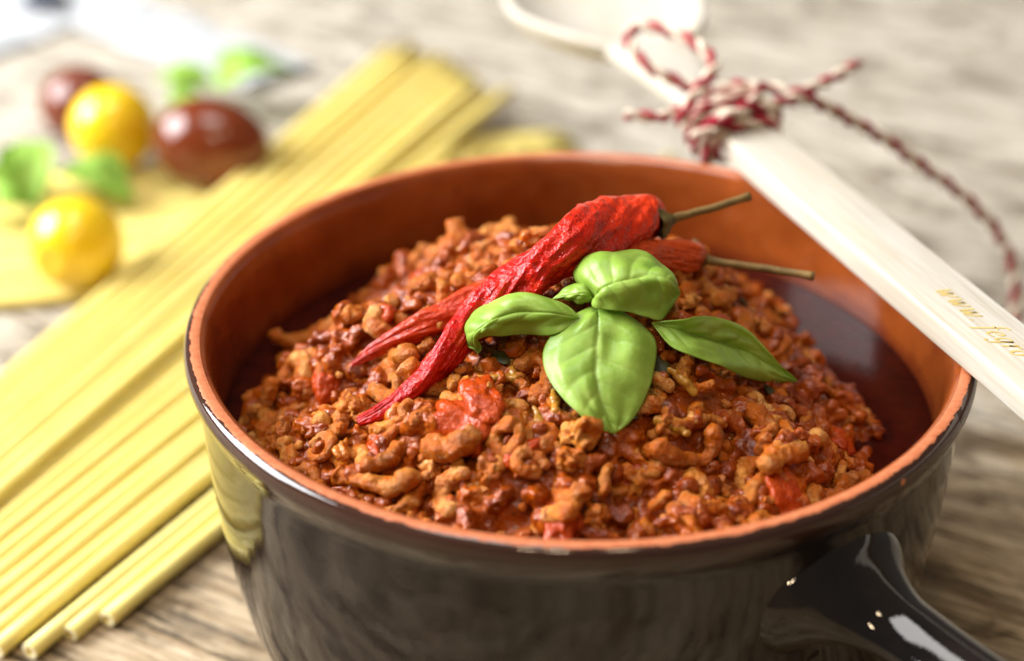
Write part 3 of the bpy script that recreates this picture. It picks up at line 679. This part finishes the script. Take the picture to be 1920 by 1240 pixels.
# ------------------------------------------------------------------ wooden spoon on the rim
A0 = pz(1352, 300, 8.56); B0 = pz(1812, 700, 8.56)
sd_ = (B0 - A0); sd_[2] = 0; sd_ /= np.linalg.norm(sd_)           # along the handle towards its end
ss_ = np.array([-sd_[1], sd_[0], 0])                                # across, to the right
SB = A0 + ss_ * 0.85
spoon = tag(empty('wooden_spoon', SB), 'pale wooden spoon with gold lettering lying across the pot rim', 'spoon')
def sp(t, s, z): return A0 + sd_ * t + ss_ * (0.85 + s) + np.array([0, 0, z])
def spoon_handle():
    #      t, half width, zc, half thickness, side shift
    S = catmull([(-7.7, 1.35, 0.16, 0.20, 0.55), (-7.1, 1.25, 0.20, 0.24, 0.50), (-6.4, 1.12, 0.25, 0.27, 0.38), (-5.0, 0.92, 0.30, 0.29, 0.22), (-3.2, 0.74, 0.33, 0.30, 0.08), (-1.5, 0.74, 0.335, 0.315, 0), (0.5, 0.80, 0.335, 0.325, 0), (5, 0.84, 0.335, 0.33, 0), (12, 0.86, 0.335, 0.33, 0), (18, 0.86, 0.335, 0.33, 0), (19.2, 0.85, 0.335, 0.33, 0)], 80)
    prof = []
    for cx, cy, a0 in ((1, 1, 0), (-1, 1, 90), (-1, -1, 180), (1, -1, 270)):
        for k in range(6):
            an = math.radians(a0 + k * 18); prof.append((cx, cy, math.cos(an), math.sin(an)))
    V = []
    for t, w, zc, h, sh in S:
        rr = min(0.09, h * 0.6) if t > -2 else min(0.2, h * 0.8)
        for cx, cy, ca, sa in prof: V.append(sp(t, sh + cx * (w - rr) + ca * rr, zc + cy * (h - rr) + sa * rr))
    n = len(prof); F = grid_faces(len(S), n, True); F.append(tuple(range(n - 1, -1, -1))); F.append(tuple(range((len(S) - 1) * n, len(S) * n)))
    o = build('handle', V, F, M_SPOON, spoon, SB)
spoon_handle()
def spoon_bowl():
    prof = catmull([(0.01, -0.30), (0.35, -0.26), (0.65, -0.10), (0.86, 0.16), (0.95, 0.30), (1.0, 0.34), (1.035, 0.26), (1.02, 0.0), (0.9, -0.4), (0.6, -0.85), (0.01, -1.02)], 46)
    a = np.linspace(0, 2 * np.pi, 72, endpoint=False); V = []
    for r, z in prof:
        for an in a:
            ct, cs = math.cos(an), math.sin(an)
            V.append(sp(-11.0 + 4.1 * r * ct * (1.0 if ct > 0 else 0.95), 0.75 + 3.05 * r * cs * (1 - (0.30 if ct > 0 else 0.08) * ct), z + 0.15))
    build('bowl', V, grid_faces(len(prof), 72, True), M_SPOON, spoon, SB)
spoon_bowl()
# gold italic lettering: each letter drawn with a slanted nib
def lettering():
    G = {'w': [[(0, 1), (0.12, 0.98), (0.16, 0.5), (0.2, 0.03), (0.42, 0.55), (0.5, 0.95)], [(0.38, 0.98), (0.5, 0.98), (0.53, 0.5), (0.57, 0.03), (0.8, 0.5), (0.9, 0.98), (0.82, 1.0)]],
         '.': [[(0.08, 0.0), (0.14, 0.06), (0.08, 0.1)]],
         'f': [[(0.62, 1.62), (0.48, 1.72), (0.36, 1.5), (0.26, 0.8), (0.16, 0.0), (0.08, -0.5), (-0.04, -0.56)], [(0.08, 0.96), (0.52, 0.96)]],
         'e': [[(0.1, 0.46), (0.42, 0.58), (0.52, 0.8), (0.4, 1.0), (0.18, 0.82), (0.07, 0.42), (0.16, 0.06), (0.36, 0.04), (0.54, 0.24)]],
         'g': [[(0.5, 0.9), (0.32, 1.0), (0.12, 0.75), (0.06, 0.35), (0.18, 0.08), (0.36, 0.25), (0.5, 0.7), (0.56, 0.98)], [(0.56, 0.98), (0.46, 0.3), (0.36, -0.35), (0.18, -0.56), (-0.04, -0.4)]],
         'r': [[(0.08, 0.92), (0.2, 0.96), (0.17, 0.5), (0.1, 0.0)], [(0.15, 0.45), (0.3, 0.85), (0.46, 1.0), (0.54, 0.9)]],
         'o': [[(0.32, 1.0), (0.12, 0.72), (0.08, 0.3), (0.24, 0.02), (0.46, 0.3), (0.5, 0.7), (0.32, 1.0)]]}
    adv = {'w': 1.0, '.': 0.34, 'f': 0.52, 'e': 0.64, 'g': 0.66, 'r': 0.56, 'o': 0.66, ' ': 0.42}
    X = 0.76; h = 0.33; t0 = 9.25; s0 = -0.20; x = 0.0; parts = []
    for ch in 'www. fegro':
        for stroke in G.get(ch, []):
            c = catmull(stroke, 26)
            d = np.gradient(c, axis=0); ang = np.arctan2(d[:, 1], d[:, 0]); wd = 0.024 + 0.060 * np.abs(np.sin(ang - math.radians(25)))
            nrm = np.stack([-np.sin(ang), np.cos(ang)], 1)
            Lf, Rt = c + nrm * wd[:, None], c - nrm * wd[:, None]; V = []
            for zz in (0.668, 0.6735):
                for P in (Lf, Rt):
                    for q in P:
                        V.append(sp(t0 + (x + q[0] * 0.9 + q[1] * 0.16) * X * 0.62, s0 + q[1] * h, zz))
            n = len(c); F = []
            for i in range(n - 1):
                F += [(2 * n + i, 2 * n + i + 1, 3 * n + i + 1, 3 * n + i), (i, n + i, n + i + 1, i + 1), (i, i + 1, 2 * n + i + 1, 2 * n + i), (n + i + 1, n + i, 3 * n + i, 3 * n + i + 1)]
            parts.append((np.array(V), F))
        x += adv[ch]
    V, F = join_vf(parts); build('lettering', V, F, M_GOLD, spoon, SB, smooth=False)
lettering()

# ------------------------------------------------------------------ striped twine tied round the spoon
TW = sp(-0.9, 0, 0.66)
twine = tag(empty('twine', TW), 'red and cream twisted twine tied in a bow round the spoon handle', 'twine')
TPARTS = {'red_strand': [], 'cream_strand': []}
def rope(ctrl, phase=0.0, R=0.082, r=0.094, pitch=1.1):
    c = np.asarray(ctrl, float); L = np.sum(np.linalg.norm(np.diff(c, axis=0), axis=1))
    path = catmull(c, max(24, int(L * 22))); T, N, B = frames(path)
    s = np.concatenate([[0], np.cumsum(np.linalg.norm(np.diff(path, axis=0), axis=1))]); a = 2 * np.pi * s / pitch + phase
    end = np.ones(len(s)); end[:2] = 0.75; end[-2:] = 0.75
    for k, nm in ((0, 'red_strand'), (math.pi, 'cream_strand')):
        h = path + R * (N * np.cos(a + k)[:, None] + B * np.sin(a + k)[:, None])
        TPARTS[nm].append(tube(h, r * end, 9))
def wrap(t0, t1, turns, grow=0.0, ph=0.0, z0=0.0):
    pts = []; n = int(turns * 16)
    for i in range(n + 1):
        u = i / n; an = 2 * np.pi * turns * u + ph; t = t0 + (t1 - t0) * u
        w, h = 0.72 + 0.16 + grow, 0.33 + 0.17 + grow; p = 3.6
        c, s_ = math.cos(an), math.sin(an)
        pts.append(sp(t + 0.10 * math.sin(an * 0.5 + 1), w * np.sign(c) * abs(c) ** (2 / p), 0.335 + h * np.sign(s_) * abs(s_) ** (2 / p)))
    return pts
rope(wrap(-0.25, -1.75, 5), 0.4)
rope(wrap(-1.55, -0.45, 2.5, 0.24, 0.8), 2.0)
zt = A0[2] + 0.67
def q(px, py, dz): return pz(px, py, zt + dz)
rope([q(1275, 240, 0.1), q(1283, 215, 0.45), q(1300, 180, 0.8), q(1325, 150, 1.05), q(1340, 122, 1.25), q(1318, 92, 1.45), q(1280, 68, 1.55), q(1235, 53, 1.6), q(1196, 50, 1.55), q(1180, 70, 1.4), q(1190, 100, 1.15), q(1222, 128, 0.9), q(1262, 150, 0.6), q(1300, 165, 0.4), q(1335, 175, 0.3)], 0.3, 0.09, 0.104)
rope([q(1172, 216, 0.35), q(1205, 218, 0.3), q(1240, 220, 0.25), q(1275, 208, 0.25), q(1320, 200, 0.3), q(1370, 185, 0.35)], 1.0)
rope([q(1300, 262, 0.0), q(1330, 235, 0.25), q(1362, 200, 0.4), q(1395, 180, 0.45), q(1425, 190, 0.35), q(1445, 215, 0.15), q(1450, 240, -0.05)], 0.7)
rope([q(1300, 225, 0.2), q(1350, 190, 0.4), q(1400, 168, 0.45), q(1450, 165, 0.4), q(1490, 175, 0.35), q(1530, 162, 0.4), q(1570, 143, 0.5), q(1612, 118, 0.6)], 2.2)
rope([q(1360, 225, 0.3), q(1410, 205, 0.4), q(1460, 195, 0.35), q(1510, 186, 0.2), q(1560, 207, -0.3), q(1640, 250, -1.2), q(1720, 305, -2.2), q(1790, 355, -3.2), q(1850, 410, -4.2), q(1888, 470, -5.3), q(1903, 530, -6.4), q(1902, 585, -7.4), q(1885, 640, -8.2), q(1860, 680, -8.85)], 0.0, 0.09, 0.104)
rope([q(1340, 172, 0.25), q(1375, 160, 0.4), q(1420, 165, 0.55), q(1410, 195, 0.6), q(1370, 215, 0.5), q(1335, 240, 0.3)], 0.2)
for nm, mt in (('red_strand', M_RED), ('cream_strand', M_CREAM)):
    V, F = join_vf(TPARTS[nm]); build(nm, V, F, mt, twine, TW)

# ------------------------------------------------------------------ long hollow pasta
PR = 0.225
def pasta_mesh(L, bend):
    n = 22; xs = np.linspace(0, L, n); path = np.c_[xs, bend * np.sin(xs / L * np.pi), 0 * xs]
    a = np.linspace(0, 2 * np.pi, 24, endpoint=False); V = []
    rings = [(i, PR) for i in range(n)] + [(n - 1, PR * 0.55)] + [(i, PR * 0.55) for i in range(n - 2, -1, -1)]
    for i, r in rings: V.append(np.c_[np.full(24, path[i][0]), path[i][1] + r * np.cos(a), r * np.sin(a)])
    V = np.vstack(V); F = grid_faces(len(rings), 24, True)
    m = (len(rings) - 1) * 24
    endf = len(F); F += [(b, m + b, m + (b + 1) % 24, (b + 1) % 24) for b in range(24)]
    me = make_mesh('pasta_tube', V, F); me.materials.append(M_PASTA); me.materials.append(M_PASTAEND)
    for i in range(endf, len(F)): me.polygons[i].material_index = 1; me.polygons[i].use_smooth = False
    for i in range((n - 1) * 24, n * 24): me.polygons[i].material_index = 1; me.polygons[i].use_smooth = False
    return me
PM = [pasta_mesh(30, b) for b in (0.0, 0.06, -0.05, 0.1)]; PMB = [pasta_mesh(27, b) for b in (0.0, 0.08, -0.06)]
prng = random.Random(4)
ORD = 'first second third fourth fifth sixth seventh eighth ninth tenth eleventh twelfth thirteenth fourteenth fifteenth sixteenth seventeenth eighteenth nineteenth'.split()
def put_pasta(me, start, ang, z0, slope, label, group):
    o = obj('pasta_tube', me, None, None, (start[0], start[1], z0))
    o.rotation_euler = (prng.uniform(-0.3, 0.3) * 0, -slope, ang)
    tag(o, label, 'pasta', group); return o
# lower bundle, running across the picture behind the pot
for k in range(19):
    u = k / 18
    y0 = 12.6 + 8.9 * u + prng.uniform(-0.05, 0.05); ang = math.radians(14 + prng.uniform(-0.8, 0.8))
    put_pasta(PMB[k % 3], (-25.0 + prng.uniform(-0.5, 0.5) - 1.5 * u, y0 + 0.3), ang, PR + 0.005, 0, f'yellow pasta tube under the diagonal bundle, {ORD[k]} of the cross-lying row from the near side', 'lower bundle of pasta tubes')
# diagonal bundle, resting on the lower one at its far end
P0, P1 = pz(200, 1165, 0.23), pz(-10, 775, 0.23)
ends = {0: (200, 1165), 1: (130, 1190), 2: (55, 1225)}
names = {0: 'yellow pasta tube closest to the pot in the diagonal bundle, open end showing', 1: 'yellow pasta tube second from the pot in the diagonal bundle, open end showing', 2: 'yellow pasta tube third from the pot in the diagonal bundle, open end showing'}
def far_start(u, ang, yfar):
    d = np.array([math.cos(ang), math.sin(ang), 0]); p = P0 + (P1 - P0) * u
    return p + d * ((yfar - p[1]) / d[1] - 30), d
for i in range(19):
    u = i / 18; ang = math.radians(60.0 + 8.5 * u + prng.uniform(-0.5, 0.5)); d = np.array([math.cos(ang), math.sin(ang), 0])
    if i in ends: s0 = pz(*ends[i], 0.23)
    else: s0, d = far_start(u, ang, (23.0 + 0.25 * i if i < 11 else 29.8 + 0.5 * (i - 11)) + prng.uniform(-0.3, 0.3))
    dist = max(4, (15.5 - s0[1]) / d[1]); slope = math.atan2(2 * PR + 0.02, dist)
    put_pasta(PM[i % 4], s0, ang, PR + 0.01 + prng.uniform(0, 0.06), slope, names.get(i, f'long yellow pasta tube, {ORD[i]} from the pot in the lower layer of the diagonal bundle'), 'diagonal bundle of pasta tubes')
for i in range(8):
    u = (i + 11.4) / 18; ang = math.radians(61.0 + 8.5 * u + prng.uniform(-0.7, 0.7))
    s0, d = far_start(u, ang, 30.0 + 0.42 * i + prng.uniform(-0.4, 0.4)); dist = max(4, (15.5 - s0[1]) / d[1]); slope = math.atan2(2 * PR + 0.02, dist)
    put_pasta(PM[(i + 1) % 4], s0, ang, PR + 0.03 + 1.8 * PR, slope, f'long yellow pasta tube, {ORD[i]} from the pot in the upper layer of the diagonal bundle', 'upper layer of pasta tubes')

# ------------------------------------------------------------------ tomatoes
def tomato(label, px, py, rpx, mat, lng=1.0, axis=0.0, base=0.0, tip=0.0):
    c = pz(px, py, 1.5); sca = FPX / float((CAM - c) @ CR[:, 2]); r = rpx / sca
    c = pz(px, py, base + r)
    n = 40; th = np.linspace(0.02, np.pi - 0.02, n)
    prof_r = r * np.sin(th) * (1 - 0.10 * tip * np.cos(th)); prof_x = r * lng * -np.cos(th)
    dim = 0.10 * r * np.exp(-(prof_r / (0.22 * r)) ** 2); prof_x = prof_x + np.where(np.cos(th) > 0, dim, -0.2 * dim)
    a = np.linspace(0, 2 * np.pi, 56, endpoint=False); V = []
    ax = np.array([math.cos(axis), math.sin(axis), 0]); sd = np.array([-math.sin(axis), math.cos(axis), 0]); up = np.array([0, 0, 1.0])
    for x, rr in zip(prof_x, prof_r): V.append(c + ax * x + rr * (sd * np.cos(a)[:, None] + up * np.sin(a)[:, None]))
    V = np.vstack(V); V = c + (V - c) * (1 + 0.012 * vnoise((V - c) * 0.7, 8))[:, None]
    V = np.vstack([V, V[:56].mean(0), V[-56:].mean(0)]); F = grid_faces(n, 56, True); m = len(V) - 2
    for b in range(56): F.append((m, (b + 1) % 56, b)); F.append((m + 1, (n - 1) * 56 + b, (n - 1) * 56 + (b + 1) % 56))
    o = build('tomato', V, F, mat, None, (c[0], c[1], base))
    return tag(o, label, 'tomato')
tomato('yellow cherry tomato on the pasta in front of the basil leaves', 143, 455, 86, M_YTOM, 1.0, 1.2, 2 * PR)
tomato('yellow cherry tomato between the two brown plum tomatoes', 212, 238, 79, M_YTOM, 1.0, 2.4, 2 * PR)
tomato('brown plum tomato lying closest to the diagonal pasta bundle', 398, 268, 83, M_BTOM, 1.33, -0.25, 2 * PR, -1)
tomato('brown plum tomato partly hidden behind a yellow tomato', 150, 197, 74, M_BTOM, 1.12, -0.6, 0.02, 1)

# ------------------------------------------------------------------ loose basil behind
def flat_leaf(root, o, base, tip, width, lift, seed, cup=0.35):
    b, t_ = np.array(base, float), np.array(tip, float); d = t_ - b; s = np.cross(d, [0, 0, 1.0]); s /= np.linalg.norm(s); up = np.array([0, 0, 1.0]); rows = [(b, b, b)]
    for v_, w in ((0.2, 0.75), (0.42, 1.0), (0.65, 0.85), (0.85, 0.45)):
        m = b + d * v_ + up * lift * math.sin(v_ * math.pi); e = up * cup * w * width * 0.5
        rows.append((m - s * width * w / 2 + e, m, m + s * width * w / 2 + e))
    rows.append((t_, t_, t_)); leaf('leaf', rows, root, o, seed, M_LEAF2, nu=21, nv=30)
def sprig(label, px, py, leaves):
    o = pz(px, py, 0.5); o[2] = 0.1
    root = tag(empty('basil_sprig', o), label, 'basil', 'loose basil behind the pot')
    for i, (a, b, w, l, c) in enumerate(leaves): flat_leaf(root, o, pz(*a), pz(*b), w, l, i + 20, c)
    return root
sprig('loose basil sprig at the far side between brown tomato and white cloth', 380, 165, [((400, 170, 1.3), (552, 135, 1.6), 2.4, 0.9, -0.1), ((400, 165, 1.0), (285, 160, 0.9), 1.9, 0.6, 0.15), ((380, 175, 1.0), (315, 205, 0.6), 1.8, 0.4, 0.2), ((410, 160, 1.3), (500, 112, 1.6), 1.8, 0.7, 0.0)])
sprig('loose basil leaves at the picture edge behind the front yellow tomato', 40, 340, [((62, 395, 0.9), (45, 265, 2.2), 2.0, 0.6, 0.2), ((70, 390, 0.9), (-30, 400, 0.9), 2.2, 0.8, 0.1), ((60, 380, 0.9), (-10, 305, 1.4), 1.8, 0.5, 0.2)])
sprig('single basil leaf lying between the two yellow tomatoes', 180, 340, [((112, 320, 1.2), (250, 380, 0.9), 2.1, 0.9, -0.2)])

# ------------------------------------------------------------------ white cloths at the back
def cloth(label, pts, width, seed, hgt):
    p = catmull([pz(x, y, 0.0) for x, y in pts], 60); n = 60; m = 40
    T = np.gradient(p, axis=0); T /= np.linalg.norm(T, axis=1)[:, None]; S = np.stack([-T[:, 1], T[:, 0], 0 * T[:, 0]], 1)
    u = np.linspace(-1, 1, m); U = np.repeat(u[None], n, 0); P = p[:, None] + S[:, None] * (u[None, :, None] * width / 2)
    z = hgt * (1 - U ** 2) ** 0.7 * (0.75 + 0.35 * vnoise(P * 0.25, seed)) + 0.25 * np.abs(vnoise(P * 0.5, seed + 1)) + 0.06
    P[..., :2] += 0.35 * np.stack([vnoise(P * 0.3, seed + 2), vnoise(P * 0.3, seed + 3)], -1)
    P[..., 2] = np.maximum(z, 0.06)
    o = build('cloth_napkin', P.reshape(-1, 3), grid_faces(n, m), M_CLOTH, None, (p[n // 2][0], p[n // 2][1], 0))
    md = o.modifiers.new('thickness', 'SOLIDIFY'); md.thickness = 0.1 * K; md.offset = 0
    return tag(o, label, 'napkin')
cloth('folded white napkin lying across the table behind the basil sprig', [(170, 10), (260, 55), (350, 90), (430, 112), (490, 130), (530, 150)], 4.0, 40, 0.25)
cloth('white napkin at the far corner under a navy ribbon', [(-120, 100), (-30, 70), (60, 30), (120, -20)], 5.5, 60, 0.3)
def ribbon():
    c = pz(85, 0, 0.7); V, F = blob(np.random.default_rng(3), 0.85, 1.3, 1.0, 0.5, 3, 0.18, 1.2)
    o = build('ribbon_knot', V + c, F, M_NAVY, None, (c[0], c[1], c[2] - 0.4)); tag(o, 'small navy ribbon knot on the white napkin', 'ribbon')
ribbon()
